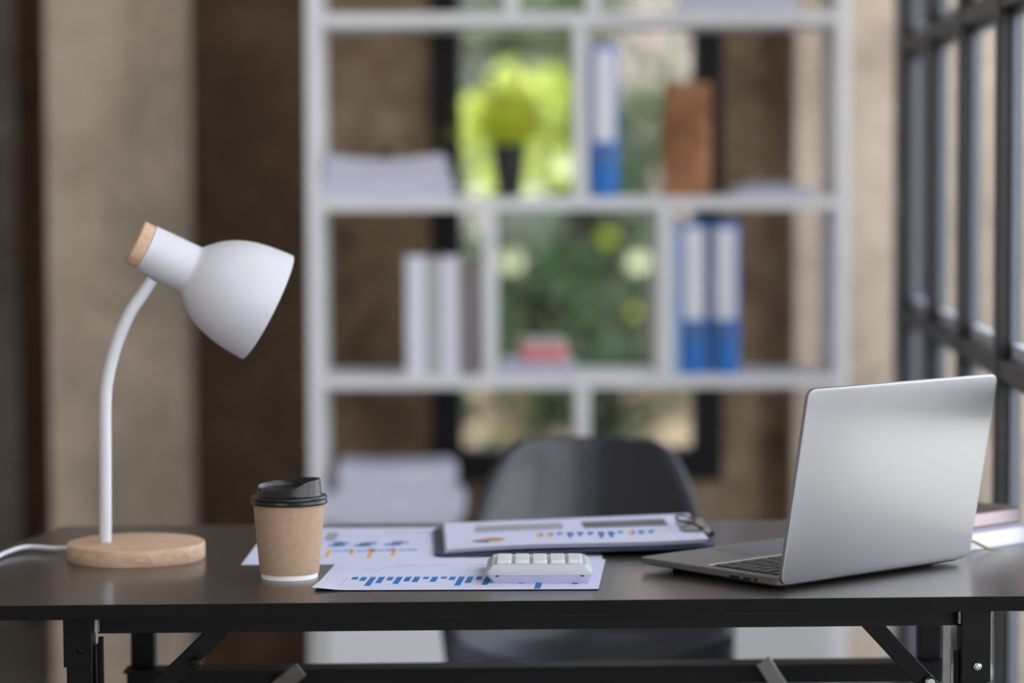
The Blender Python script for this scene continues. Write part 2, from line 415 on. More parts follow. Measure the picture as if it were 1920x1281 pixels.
# ------------------------------------------------------------------ bookshelf
SY = 5.60
bs = thing('bookshelf', 'tall white open bookshelf standing against the window wall, filled with folders and binders', 'bookshelf', (0.138, SY, 0))
X0, X1 = -0.563, 0.563
SD = 0.24
for sx in (X0, X1 - 0.030): MB().box(sx, sx + 0.030, 0, SD, 0, 2.05).build('side_panel', 'shelf_white', bs, bevel=0.002)
Z_TOP, Z_MID, Z_LOW, Z_BASE = 1.515, 1.133, 0.762, 0.330
for z in (Z_TOP, Z_MID, Z_LOW, Z_BASE, 0.05, 1.90): MB().box(X0 + 0.03, X1 - 0.03, 0.0, SD, z - 0.027, z).build('shelf_board', 'shelf_white', bs, bevel=0.0015)
for xd, z0, z1 in ((-0.198, Z_LOW, Z_MID - 0.027), (0.168, Z_LOW, Z_MID - 0.027), (-0.008, Z_MID, Z_TOP - 0.027), (-0.005, Z_BASE, Z_LOW - 0.027), (-0.150, Z_TOP, 1.873), (0.02, Z_TOP, 1.873)):
    MB().box(xd, xd + 0.029, 0.0, SD - 0.01, z0, z1).build('divider', 'shelf_white', bs)
for sx in (X0 + 0.032, 0.002):
    d = MB().box(sx, sx + 0.529, -0.018, 0.0, 0.03, Z_BASE - 0.03).build('door', 'shelf_white', bs, bevel=0.002)
    hx = sx + (0.49 if sx < -0.1 else 0.04)
    MB().box(hx - 0.006, hx + 0.006, -0.034, -0.018, 0.13, 0.22).build('handle', 'grey_steel', d, bevel=0.002)

def binder(label, loc, rz=0.0, src=None, h=0.318, w=0.056):
    if src is not None:
        o = copy_tree(src); o.location = loc; o.rotation_euler = (0, 0, rz); o['label'] = label
        return o
    t = thing('lever_arch_binder', label, 'binder', loc, rz, 'blue binders on the bookshelf')
    D = 0.20
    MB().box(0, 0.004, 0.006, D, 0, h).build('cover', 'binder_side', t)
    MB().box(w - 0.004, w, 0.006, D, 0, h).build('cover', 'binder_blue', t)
    sp = MB()
    prof = [(0.0, 0.008)] + [(w / 2 - w / 2 * math.cos(PI * k / 10), 0.008 - 0.008 * math.sin(PI * k / 10)) for k in range(11)] + [(w, 0.010), (0, 0.010)]
    sp.prism([p for i, p in enumerate(prof) if i != 0], 0, h)
    sp.build('spine', 'binder_blue', t, smooth=40)
    MB().box(0.007, w - 0.006, -0.0012, 0.004, 0.115, h - 0.012).build('spine_label', 'label_white', t, bevel=0.0008)
    ri = MB(); ri.T = Matrix.Translation((w / 2, -0.001, 0.088)) @ Matrix.Rotation(R(90), 4, 'X')
    ri.lathe([(0.0135, 0.0), (0.0135, 0.003), (0.0085, 0.003), (0.0085, 0.0)], 24, False, False)
    ri.build('finger_ring', 'grey_steel', t, smooth=40)
    MB().box(0.006, w - 0.006, 0.02, D - 0.01, 0.004, h - 0.012).build('page_block', 'pages_white', t)
    return t
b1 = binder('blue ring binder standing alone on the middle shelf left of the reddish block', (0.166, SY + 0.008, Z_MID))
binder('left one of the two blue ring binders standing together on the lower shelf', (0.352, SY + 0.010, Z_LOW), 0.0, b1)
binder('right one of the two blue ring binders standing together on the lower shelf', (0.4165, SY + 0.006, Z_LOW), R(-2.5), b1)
sl = MB().box(0, 0.017, 0, 0.21, 0, 0.31).build('document_folder', 'binder_side', bevel=0.002, loc=(0.3335 , SY + 0.012, Z_LOW))
tag(sl, 'slim pale blue folder squeezed between the shelf divider and the two blue binders', 'folder')

def book(label, x, w, h, mat, D=0.20, z=Z_LOW, name='document_folder', group='pale folders on the lower shelf'):
    t = thing(name, label, 'folder', (x, SY + 0.012, z), 0, group)
    c = MB(); c.box(0, 0.003, 0, D, 0, h); c.box(w - 0.003, w, 0, D, 0, h)
    n = 8
    c.prism([(w * k / n, 0.004 - 0.006 * math.sin(PI * k / n)) for k in range(n + 1)] + [(w, 0.006), (0, 0.006)], 0, h)
    c.build('cover', mat, t)
    MB().box(0.003, w - 0.003, 0.007, D - 0.006, 0.004, h - 0.008).build('page_block', 'pages_white', t)
    return t
book('white folder at the left end of the pale row on the lower shelf', -0.2208, 0.040, 0.250, 'folder_white')
book('light grey folder just right of the white end folder on the lower shelf', -0.1800, 0.032, 0.246, 'folder_grey')
book('whitish folder between the light grey and the mauve grey folder', -0.1475, 0.036, 0.248, 'folder_white')
book('mauve grey folder leaning nearest the shelf divider on the lower shelf', -0.1110, 0.044, 0.244, 'folder_mauve')

# folded paper bundles
def bundle(label, x0, x1, z, th, y=SY + 0.01, dep=0.20, group=None, fold=True, sag=0.0, rz=0.0):
    """a bundle of folded sheets: rounded fold at the right end, loose leaves at the left"""
    m = MB(); L = x1 - x0
    prof = []
    n = 14
    for k in range(n + 1): prof.append((L * (1 - 0.0) * k / n - (th / 2 if fold and k == n else 0), -sag * math.sin(PI * k / n) * 0))
    top = []; bot = []
    Lf = L - (th / 2 if fold else 0)
    for k in range(n + 1):
        x = Lf * k / n
        bot.append((x, 0.0)); top.append((x, th - sag * math.sin(PI * k / n)))
    arc = [(Lf + th / 2 * math.sin(PI * k / 10), th / 2 - th / 2 * math.cos(PI * k / 10)) for k in range(1, 10)] if fold else []
    outl = bot + arc + top[::-1]
    ls = [[(x, yy, zz) for x, zz in outl] for yy in (0.0, 0.003, dep - 0.003, dep)]
    m.loops(ls)
    o = m.build('paper_bundle', 'paper_fold', smooth=35, loc=(x0, y, z)); o.rotation_euler = (0, 0, rz)
    return tag(o, label, 'paper bundle', group)
G1 = 'folded paper bundles on the middle shelf'
bundle('lowest folded paper bundle at the left end of the middle shelf', -0.392, -0.118, Z_MID, 0.034, group=G1)
bundle('middle folded paper bundle of the pile at the left end of the middle shelf', -0.388, -0.126, Z_MID + 0.0345, 0.026, group=G1, sag=0.004)
bundle('topmost folded paper bundle under the small dark cube on the middle shelf', -0.386, -0.136, Z_MID + 0.0608, 0.030, group=G1, sag=0.012)
dk = MB().box(-0.016, 0.016, 0, 0.03, 0, 0.022).build('stapler_box', 'lid_black', bevel=0.006, loc=(-0.262, SY + 0.05, Z_MID + 0.0795), segs=3)
tag(dk, 'small dark box lying on top of the folded papers on the middle shelf', 'box')
G2 = 'paper bundles on the bottom shelf'
for i, (lab, th, xa, xb) in enumerate((('lowest thick paper bundle on the bottom shelf behind the cup', 0.062, -0.388, -0.100),
                                       ('second paper bundle from the bottom of the pile behind the cup', 0.058, -0.372, -0.122),
                                       ('second paper bundle from the top of the pile behind the cup', 0.060, -0.392, -0.100),
                                       ('topmost paper bundle of the pile on the bottom shelf behind the cup', 0.058, -0.366, -0.118))):
    bundle(lab, xa, xb, Z_BASE + 0.0605 * i + (0.002 if i else 0), th, group=G2, sag=0.003 if i == 3 else 0.0)
G3 = 'paper bundles on the top shelf'
bundle('lower paper bundle on the top right shelf at the picture edge', 0.358, 0.600, Z_TOP, 0.030, group=G3)
bundle('upper paper bundle on the top right shelf at the picture edge', 0.366, 0.592, Z_TOP + 0.0305, 0.028, group=G3)
ps = MB(); 
for k in range(6): ps.box(0.002 * (k % 3), 0.165 - 0.003 * (k % 2), 0.002 * (k % 2), 0.20, 0.0030 * k, 0.0030 * k + 0.0027)
tag(ps.build('paper_stack', 'paper', loc=(0.468, SY + 0.008, Z_MID)), 'thin stack of white paper at the right end of the middle shelf', 'paper stack')
cb = MB().box(0, 0.10, 0, 0.12, 0, 0.010).build('notebook', 'folder_grey', bevel=0.002, loc=(0.49, SY + 0.05, Z_MID + 0.0179))
tag(cb, 'flat grey notebook lying on the thin white stack on the middle shelf', 'notebook')

# white papers and a coral pack between the dividers
ws = MB()
for k in range(9): ws.box(0.0015 * (k % 2), 0.155 - 0.002 * (k % 3), 0.001 * (k % 3), 0.20, 0.0028 * k, 0.0028 * k + 0.0025)
tag(ws.build('paper_stack', 'paper', loc=(-0.022, SY + 0.006, Z_LOW)), 'white paper stack under the coral pack on the lower shelf', 'paper stack')
ct = MB(); ct.prism(rrect(0.098, 0.12, 0.012), 0, 0.040)
ct = ct.build('card_pack', 'red_soft', bevel=0.004, loc=(0.018, SY + 0.02, Z_LOW + 0.0250)); tag(ct, 'coral red pack with a pale lid lying on the white papers of the lower shelf', 'pack')
lidp = MB().prism(rrect(0.090, 0.11, 0.010, x0=0.004, y0=0.004), 0.040, 0.048).build('lid', 'folder_grey', ct, bevel=0.001)

# terracotta block
tb = MB()
ls = []
for k in range(12):
    z = 0.236 * k / 11
    ls.append([(x + 0.0016 * math.sin(9 * k + 5 * x * 60), y + 0.0016 * math.cos(7 * k + 80 * y), z) for x, y in rrect(0.094, 0.075, 0.006, 3)])
tb.loops(ls)
tb = tb.build('terracotta_block', 'terracotta', smooth=30, loc=(0.315, SY + 0.03, Z_MID)); tb.rotation_euler = (0, 0, R(-10))
tag(tb, 'rough reddish brown upright block standing on the middle shelf', 'block')

# potted grass on the middle shelf
pl = thing('potted_plant', 'small lime green grass plant in a black pot on the middle shelf before the window', 'plant', (-0.004, SY + 0.065, Z_MID))
MB().lathe([(0.024, 0.0), (0.0335, 0.098), (0.0355, 0.099), (0.0355, 0.110), (0.0325, 0.110), (0.031, 0.098), (0.031, 0.096)], 40).build('pot', 'pot_black', pl, smooth=40)
MB().lathe([(0.0305, 0.094), (0.0305, 0.098), (0.015, 0.101), (0.001, 0.102)], 24).build('soil', 'soil', pl, smooth=40)
g = MB()
for k in range(640):
    a = random.uniform(0, 2 * PI); tilt = random.uniform(0.05, 1.55); L = random.uniform(0.10, 0.165); wd = random.uniform(0.0022, 0.0038)
    r0 = random.uniform(0.0, 0.026); bx, by = r0 * math.cos(a), r0 * math.sin(a)
    pts = []
    for j in range(5):
        s = j / 4; th = tilt * (0.35 + 0.9 * s)
        pts.append((bx + L * s * math.sin(th * 0.8) * math.cos(a), by + L * s * math.sin(th * 0.8) * math.sin(a), 0.098 + L * s * math.cos(th * 0.8)))
    n = len(g.v); px, py = -math.sin(a), math.cos(a)
    for j, (x, y, z) in enumerate(pts):
        ww = wd * (1 - 0.8 * (j / 4) ** 2)
        g.v += [(x - px * ww, y - py * ww, z), (x + px * ww, y + py * ww, z)]
    for j in range(4): g.f.append((n + 2 * j, n + 2 * j + 1, n + 2 * j + 3, n + 2 * j + 2)); g.mi.append(0)
g.build('foliage', 'grass_leaf', pl)

# ------------------------------------------------------------------ chair
ch = thing('shell_chair', 'charcoal moulded shell chair standing between the desk and the bookshelf', 'chair', (0.112, 3.98, 0))
def hermite(tab, t):
    for (a, *pa), (b, *pb) in zip(tab[:-1], tab[1:]):
        if t <= b:
            s = (t - a) / (b - a); s = s * s * (3 - 2 * s) * 0.4 + s * 0.6
            return [x + (y - x) * s for x, y in zip(pa, pb)]
    return tab[-1][1:]
# v, centre y (towards the desk is negative), centre z, half width, forward curl of the wings, upward curl
TAB = [(0.00, -0.335, 0.405, 0.160, 0.00, 0.000), (0.06, -0.325, 0.432, 0.185, 0.00, 0.006), (0.20, -0.22, 0.440, 0.205, 0.00, 0.020), (0.36, -0.08, 0.432, 0.214, 0.01, 0.045),
       (0.46, 0.005, 0.440, 0.220, 0.03, 0.060), (0.54, 0.045, 0.480, 0.222, 0.07, 0.040), (0.64, 0.070, 0.560, 0.205, 0.10, 0.010), (0.74, 0.086, 0.635, 0.182, 0.10, 0.0),
       (0.84, 0.100, 0.703, 0.161, 0.085, -0.002), (0.90, 0.107, 0.738, 0.148, 0.075, -0.004), (0.95, 0.112, 0.764, 0.134, 0.06, -0.006), (0.985, 0.114, 0.778, 0.114, 0.04, -0.004), (1.0, 0.1145, 0.782, 0.092, 0.025, -0.002)]
NU, NV = 26, 60
front = []
for i in range(NV + 1):
    v = i / NV; cy, cz, hw, cf, cu = hermite(TAB, v); row = []
    for j in range(NU + 1):
        u = -1 + 2 * j / NU
        au = abs(u); lip = max(0.0, (au - 0.84) / 0.16) ** 2 * 0.020
        row.append((hw * u, cy - cf * 1.0 * au ** 2 + lip, cz + cu * au ** 2.2))
    front.append(row)
sh = MB().grid(front).build('seat_shell', 'chair_black', ch, smooth=60)
so = sh.modifiers.new('thickness', 'SOLIDIFY'); so.thickness = 0.007; so.offset = 0.0
sh.modifiers.new('smooth', 'SUBSURF').levels = 1; sh.modifiers['smooth'].render_levels = 1
for sx in (-1, 1):
    for (y0, y1) in ((-0.20, -0.27), (0.0, 0.10)):
        MB().tube([(sx * 0.13, y0, 0.425), (sx * 0.20, y1, 0.0)], [0.016, 0.011], 14).build('leg', 'beech', ch, smooth=50)
br = MB()
br.tube([(-0.15, -0.215, 0.33), (0.165, 0.04, 0.20)], 0.004, 8); br.tube([(0.15, -0.215, 0.33), (-0.165, 0.04, 0.20)], 0.004, 8)
br.tube([(-0.13, -0.20, 0.423), (0.13, -0.20, 0.423)], 0.007, 8); br.tube([(-0.13, 0.0, 0.424), (0.13, 0.0, 0.424)], 0.007, 8)
br.build('under_frame', 'black_steel', ch, smooth=50)

# ------------------------------------------------------------------ desk
DZ = 0.75
desk = thing('desk', 'dark brown folding desk with black steel legs carrying the lamp and laptop', 'desk', (0, 2.71, 0))
sl_ = 0.034
def dy(x, d): return (x * sl_ + d)
top = []
for cx, cd, a0, rr in ((0.582, 0.0, -90, 0.012), (0.608, 0.617, 0, 0.03), (-0.60, 0.617, 90, 0.02), (-0.60, 0.0, 180, 0.012)):
    if (cx, cd) == (-0.60, 0.617):
        top += [(-0.545, dy(-0.545, 0.617)), (-0.557, dy(-0.557, 0.613)), (-0.585, dy(-0.585, 0.47)), (-0.600, dy(-0.6, 0.36))]
        continue
    ccx = cx - rr if cx > 0 else cx + rr; ccd = cd + rr if cd == 0 else cd - rr
    for k in range(6):
        a = R(a0 + 90 * k / 5); x = ccx + rr * math.cos(a); d = ccd + rr * math.sin(a)
        top.append((x, dy(x, d)))
tt = MB(); tt.prism(top, DZ - 0.0155, DZ)
tt = tt.build('tabletop', ['laminate', 'laminate_edge'], desk, bevel=0.0008)
for p in tt.data.polygons:
    if abs(p.normal.z) < 0.5: p.material_index = 1
ap = MB()
ap.prism([(-0.424, dy(-0.424, 0.030)), (0.466, dy(0.466, 0.030)), (0.466, dy(0.466, 0.055)), (-0.424, dy(-0.424, 0.055))], DZ - 0.0345, DZ - 0.0156)
ap.build('front_rail', 'black_steel', desk)
ap = MB(); ap.prism([(-0.44, dy(-0.44, 0.36)), (0.50, dy(0.50, 0.36)), (0.50, dy(0.50, 0.39)), (-0.44, dy(-0.44, 0.39))], DZ - 0.0300, DZ - 0.0156)
ap.build('rear_rail', 'black_steel', desk)

def front_leg(xa, xb, y, step):
    m = MB()
    xo = (xa + 0.0028, xb) if step < 0 else (xa, xb - 0.0028)
    m.box(xo[0], xo[1], y, y + 0.026, 0.0, 0.70)                      # square post
    m.box(xa, xb, y - 0.0015, y + 0.0, 0.6585 if step > 0 else 0.6845, DZ - 0.016)   # folding bracket plate
    m.box(xa, xb, y, y + 0.027, 0.70, DZ - 0.016)
    o = m.build('leg', 'black_steel', desk, bevel=0.0012)
    fx = (xo[0] + xo[1]) / 2
    MB().box(fx - 0.018, fx + 0.018, y - 0.004, y + 0.03, 0.0, 0.012).build('foot_cap', 'lid_black', o, bevel=0.002)
    return o
lf = front_leg(-0.4560, -0.4270, -0.004, -1)
rf = front_leg(0.4603, 0.4905, 0.032, 1)
def bolt(x, y, z, r, par, mat='chrome'):
    b = MB(); b.T = Matrix.Translation((x, y, z)) @ Matrix.Rotation(R(90), 4, 'X')
    b.lathe([(r, 0), (r, r * 0.35), (r * 0.7, r * 0.75), (r * 0.3, r * 0.85), (r * 0.25, r * 0.5)], 18)
    return b.build('bolt', mat, par, smooth=40)
bolt(-0.4395, -0.0055, 0.7015, 0.0028, lf, 'black_steel'); bolt(0.4765, 0.0305, 0.6755, 0.0050, rf)
def hinge(x, y, par):
    h = MB(); h.T = Matrix.Translation((x, y, DZ - 0.0235))
    h.tube([(0, 0, -0.007), (0, 0, 0.007)], 0.0020, 10); h.box(-0.001, 0.004, -0.0012, 0.002, -0.006, 0.006)
    h.build('hinge', 'grey_steel', par, smooth=40)
hinge(-0.4235, -0.002, desk); hinge(0.4585, 0.034, desk)
# folding channel seen beside each front leg
cm = MB(); cm.box(-0.4255, -0.4235, 0.002, 0.026, 0.10, DZ - 0.045); cm.box(-0.4235, -0.4185, 0.014, 0.020, 0.10, DZ - 0.038)
cm.build('folding_channel', 'black_steel', desk, bevel=0.0006)
cm = MB(); cm.box(0.4440, 0.4530, 0.050, 0.054, 0.10, DZ - 0.016)
cm.build('folding_channel', 'grey_steel', desk, bevel=0.0006)
cm = MB(); cm.box(0.4565, 0.4590, 0.038, 0.058, 0.12, 0.688)
cm.build('folding_channel', 'black_steel', desk, bevel=0.0006)
# rear legs and crossbar
for xa, xb, y in ((-0.4409, -0.4135, 0.366), (0.4721, 0.4988, 0.396)):
    o = MB().box(xa, xb, y, y + 0.026, 0.0, DZ - 0.016).build('leg', 'black_steel', desk, bevel=0.0012)
    MB().box(xa - 0.004, xb + 0.004, y - 0.004, y + 0.03, 0.0, 0.012).build('foot_cap', 'lid_black', o, bevel=0.002)
cbm = MB(); cbm.prism([(-0.4444, 0.353), (0.4990, 0.385), (0.4990, 0.392), (-0.4444, 0.362)], 0.591, 0.6150)
cbm.build('crossbar', 'black_steel', desk, bevel=0.002)
cs = MB(); cs.prism([(-0.4444, 0.330), (0.4990, 0.362), (0.4990, 0.40), (-0.4444, 0.366)], 0.6152, 0.6182)
cs.build('crossbar_flange', 'black_steel', desk)
def strap(name, a, b, w, t, mat):
    """flat bar from a to b, w wide in the picture plane, t thick"""
    a = Vector(a); b = Vector(b); d = (b - a).normalized(); s = Vector((0, 1, 0)); p = d.cross(s).normalized()
    m = MB(); q = []
    for c in (a, b):
        q.append([tuple(c + p * w / 2 - s * t / 2), tuple(c + p * w / 2 + s * t / 2), tuple(c - p * w / 2 + s * t / 2), tuple(c - p * w / 2 - s * t / 2)])
    m.loops(q)
    return m.build(name, mat, desk, bevel=0.001)
s1 = strap('brace', (-0.2930, 0.040, 0.724), (-0.4385, 0.036, 0.585), 0.0185, 0.010, 'black_steel')
s2 = strap('brace', (0.3635, 0.060, 0.724), (0.4740, 0.070, 0.604), 0.0185, 0.010, 'black_steel')
strap('brace', (-0.2420, 0.335, 0.619), (-0.4250, 0.372, 0.47), 0.018, 0.004, 'grey_steel')
strap('brace', (0.2860, 0.350, 0.624), (0.4700, 0.392, 0.34), 0.018, 0.004, 'grey_steel')
kn = MB(); kn.T = Matrix.Translation((-0.3265, 0.028, 0.683)) @ Matrix.Rotation(R(90), 4, 'X'); kn.lathe([(0.006, 0), (0.006, 0.006), (0.004, 0.008)], 16); kn.build('knob', 'black_steel', s1, smooth=40)
kn = MB(); kn.T = Matrix.Translation((0.4325, 0.058, 0.655)) @ Matrix.Rotation(R(90), 4, 'X'); kn.lathe([(0.006, 0), (0.006, 0.006), (0.004, 0.008)], 16); kn.build('knob', 'chrome', s2, smooth=40)

# ------------------------------------------------------------------ desk lamp
LX, LY = -0.4257, 3.0253
lamp = thing('desk_lamp', 'white desk lamp with a pale wooden base and a tilted bell shade', 'lamp', (LX, LY, DZ))
MB().lathe([(0.0768, 0.0), (0.0775, 0.001), (0.0775, 0.0172), (0.0768, 0.0185), (0.0755, 0.0190)], 96).build('base', 'ash', lamp, smooth=40)
stem = [(-0.4611, 0.764), (-0.4604, 0.783), (-0.4595, 0.855), (-0.4586, 0.9265), (-0.4556, 0.9542), (-0.4486, 0.9819), (-0.4399, 1.006), (-0.4280, 1.0306), (-0.4147, 1.0498), (-0.4040, 1.066)]
sp = spline([(x - LX, 0.0, z - DZ) for x, z in stem], 6)
MB().tube(sp, 0.0069, 20).build('stem', 'lamp_white', lamp, smooth=60)
S = Vector((-0.4188 - LX, 0.004 - 0.01, 1.1063 - DZ))
yaw = R(11)
dax = Vector((0.887 * math.cos(yaw), math.sin(yaw), -0.462 * math.cos(yaw))).normalized()
q = Vector((0, 0, 1)).rotation_difference(dax)
TH = Matrix.Translation(S) @ q.to_matrix().to_4x4()
k = 0.000600
kt = k / math.cos(yaw)
cap = MB(); cap.T = TH
cap.lathe([(38 * k, -7 * kt), (42.5 * k, -6 * kt), (43.5 * k, -3 * kt), (43.5 * k, 16 * kt)], 64); cap.build('wood_cap', 'ash', lamp, smooth=40)
hd = MB(); hd.T = TH
hd.lathe([(43.0 * k, 16.5 * kt), (44.3 * k, 17.5 * kt), (44.6 * k, 22 * kt), (46.2 * k, 109 * kt)], 72); hd.build('socket_housing', 'lamp_white', lamp, smooth=40)
shd = MB(); shd.T = TH
outer = [(46.3, 106), (47.5, 110), (52.5, 114.5), (60, 122), (70, 133), (79.5, 146), (88, 161), (95, 178), (100.3, 196), (104.2, 216), (106.8, 238), (108.3, 256), (108.8, 266)]
inner = [(107.0, 266.5), (105.0, 238), (98.3, 196), (86, 161), (68, 134), (50, 116), (30, 113)]
shd.lathe([(r * k, t * kt) for r, t in outer + inner], 96, False, True); shd.build('shade', 'lamp_white', lamp, smooth=50)
cdp = spline([(-0.0765, 0.030, 0.0085), (-0.100, 0.045, 0.0055), (-0.134, 0.052, 0.0062), (-0.150, 0.015, 0.0050), (-0.158, -0.03, 0.0036), (-0.176, -0.055, 0.0036), (-0.190, -0.075, -0.006), (-0.197, -0.085, -0.05), (-0.196, -0.09, -0.30), (-0.20, -0.08, -0.62), (-0.24, -0.02, -0.742), (-0.36, 0.10, -0.746)], 8)
MB().tube(cdp, 0.0027, 12).build('cord', 'cable', lamp, smooth=60)

# ------------------------------------------------------------------ coffee cup
cup = thing('coffee_cup', 'kraft paper takeaway coffee cup with a black lid on the desk', 'cup', (-0.2405, 2.8792, DZ))
MB().lathe([(0.0285, 0.002), (0.0300, 0.0), (0.0302, 0.0), (0.0372, 0.0835), (0.0365, 0.0835), (0.0292, 0.004)], 72, False, False).build('cup_body', 'cup_white', cup, smooth=50)
slv = MB(); ns = 96
def sleeve_r(i, base): return base
slv.lathe([(0.0312, 0.0056), (0.0318, 0.0054), (0.0386, 0.0812), (0.0381, 0.0812)], ns, False, False)
slv.build('sleeve', 'kraft', cup, smooth=50)
ld = MB(); n = 96; rows = []
def ring(r, z, zr=None):
    return [(r * math.cos(2 * PI * i / n), r * math.sin(2 * PI * i / n), z if zr is None else zr(2 * PI * i / n)) for i in range(n)]
def rimz(a):                                                     # rim rises to the right, dips at the sip side in front on the left
    d = math.cos(a - R(-118))
    t = max(0.0, min(1.0, (d - 0.30) / 0.55)); t = t * t * (3 - 2 * t)
    return 0.1030 + 0.0034 * math.cos(a) - 0.0052 * t
ls = [ring(0.0383, 0.0800), ring(0.0414, 0.0802), ring(0.0418, 0.0818), ring(0.0408, 0.0836), ring(0.0402, 0.0846), ring(0.0409, 0.0856), ring(0.0410, 0.0872), ring(0.0404, 0.0886),
      ring(0.0375, 0.0892), ring(0.0358, 0.0896), ring(0.0350, 0.0912), ring(0.0341, 0, lambda a: rimz(a) - 0.0012), ring(0.0336, 0, rimz), ring(0.0326, 0, rimz), ring(0.0318, 0, lambda a: rimz(a) - 0.0016),
      ring(0.0310, 0.0962), ring(0.020, 0.0962), ring(0.002, 0.0962)]
ld.loops(ls, False, True)
ld.build('lid', 'lid_black', cup, smooth=38)
MB().box(-0.0262, -0.0205, -0.004, 0.004, 0.0958, 0.0964).build('sip_hole', 'port', cup)

# ------------------------------------------------------------------ papers on the desk
def sheet(name, label, corners, mats, group=None, lift=None, z=DZ, th=0.0005, prints=()):
    """a sheet with given plan corners FL, FR, BR, BL; prints: (material slot, polygon in sheet u,v)"""
    FL, FR, BR, BL = [Vector(c) for c in corners]
    o0 = FL.copy()
    def pt(u, v):
        p = (FL * (1 - u) + FR * u) * (1 - v) + (BL * (1 - u) + BR * u) * v - o0
        return p
    lz = lift or (lambda u, v: 0.0)
    m = MB(); N = 24; rows = []; rowb = []
    for i in range(N + 1):
        rows.append([(*pt(j / N, i / N), th + lz(j / N, i / N)) for j in range(N + 1)])
        rowb.append([(*pt(j / N, i / N), lz(j / N, i / N)) for j in range(N + 1)])
    m.grid(rows); m.grid(rowb)
    bord = [(0, j) for j in range(N + 1)] + [(i, N) for i in range(1, N + 1)] + [(N, j) for j in range(N - 1, -1, -1)] + [(i, 0) for i in range(N - 1, 0, -1)]
    for k in range(len(bord)):
        a = bord[k]; b = bord[(k + 1) % len(bord)]
        m.quad(rows[a[0]][a[1]], rows[b[0]][b[1]], rowb[b[0]][b[1]], rowb[a[0]][a[1]])
    for slot, poly in prints:
        m.cur = slot
        m._add([(*pt(u, v), th + lz(u, v) + 0.00012) for u, v in poly], [tuple(range(len(poly)))])
    m.cur = 0
    o = m.build(name, mats, loc=(FL.x, FL.y, z))
    return tag(o, label, 'paper', group)
def rect(u0, u1, v0, v1): return [(u0, v0), (u1, v0), (u1, v1), (u0, v1)]
def seg(u0, v0, u1, v1, w=0.0016):
    du, dv = u1 - u0, v1 - v0; L = math.hypot(du, dv) or 1; nu, nv = -dv / L * w, du / L * w * 1.4
    return [(u0 - nu, v0 - nv), (u1 - nu, v1 - nv), (u1 + nu, v1 + nv), (u0 + nu, v0 + nv)]

pr = []
lens = [25, 38, 85, 60, 35, 68, 45, 52, 22, 50, 20, 32, 86, 62, 32, 80, 46, 58, 30, 70, 44, 98, 52, 40, 30, 78, 36, 28]
lens[21] = 118; lens[26] = 96
for i, L in enumerate(lens):
    u = 0.107 + 0.0318 * i
    if u > 0.93: break
    pr.append((1, rect(u, u + 0.0215, 0.408 - L * 0.0034, 0.408)))
pr += [(2, seg(0.088, 0.11, 0.088, 0.408, 0.0010)), (2, seg(0.088, 0.11, 0.955, 0.11, 0.0008)), (2, seg(0.955, 0.11, 0.955, 0.27, 0.0010))]
yy = [0.66, 0.70, 0.62, 0.76, 0.70, 0.80, 0.74, 0.82, 0.72, 0.78, 0.80, 0.83, 0.80, 0.84]
for i in range(len(yy) - 1): pr.append((2, seg(0.13 + 0.0235 * i, yy[i], 0.13 + 0.0235 * (i + 1), yy[i + 1], 0.0016)))
for i in range(len(yy) - 1): pr.append((2, seg(0.13 + 0.0235 * i, 0.87 - 0.3 * (yy[i] - 0.6), 0.13 + 0.0235 * (i + 1), 0.87 - 0.3 * (yy[i + 1] - 0.6), 0.0010)))
pr.append((2, seg(0.505, 0.55, 0.505, 0.84, 0.0010)))
for i in range(3): pr.append((2, rect(0.53, 0.57, 0.60 + 0.1 * i, 0.615 + 0.1 * i)))
sheet('chart_sheet', 'white chart page with a row of blue bars under the calculator', [(-0.209, 2.778), (0.0888, 2.778), (0.1036, 2.992), (-0.1951, 2.992)], ['paper', 'ink_blue', 'ink_grey'], 'chart pages on the desk',
      lambda u, v: 0.0011 + 0.0030 * max(0, 0.10 - u) * 10 * max(0, 0.3 - v) * 3.3, prints=pr)

pr = []
def cluster(u, v, s):
    pr.append((2, rect(u, u + 0.012, v - 0.13 * s, v)))
    pr.append((1, rect(u + 0.016, u + 0.042, v - 0.05, v - 0.005)))
    pr.append((3, rect(u + 0.044, u + 0.072, v - 0.045, v + 0.012)))
for u, v, s in ((0.217, 0.37, 1.4), (0.283, 0.37, 0.9), (0.338, 0.38, 1.7), (0.402, 0.38, 1.4)): cluster(u, v, s)
for u, v in ((0.212, 0.47), (0.222, 0.53), (0.300, 0.53), (0.285, 0.47), (0.372, 0.49), (0.392, 0.55)):
    pr.append((3, rect(u, u + 0.05, v - 0.02, v + 0.055))); pr.append((1, rect(u + 0.012, u + 0.032, v + 0.0, v + 0.03)))
pr += [(4, rect(0.188, 0.222, 0.64, 0.86)), (3, rect(0.20, 0.245, 0.58, 0.61)), (4, rect(0.36, 0.60, 0.80, 0.806)), (4, rect(0.36, 0.56, 0.86, 0.866))]
sheet('chart_sheet', 'large white page with orange and pale blue bars, half under the clipboard', [(-0.3017, 2.968), (0.100, 2.968), (0.104, 3.277), (-0.298, 3.277)], ['paper', 'ink_pale', 'ink_orange', 'ink_pale', 'ink_grey'], 'chart pages on the desk',
      lambda u, v: 0.0001, prints=pr)

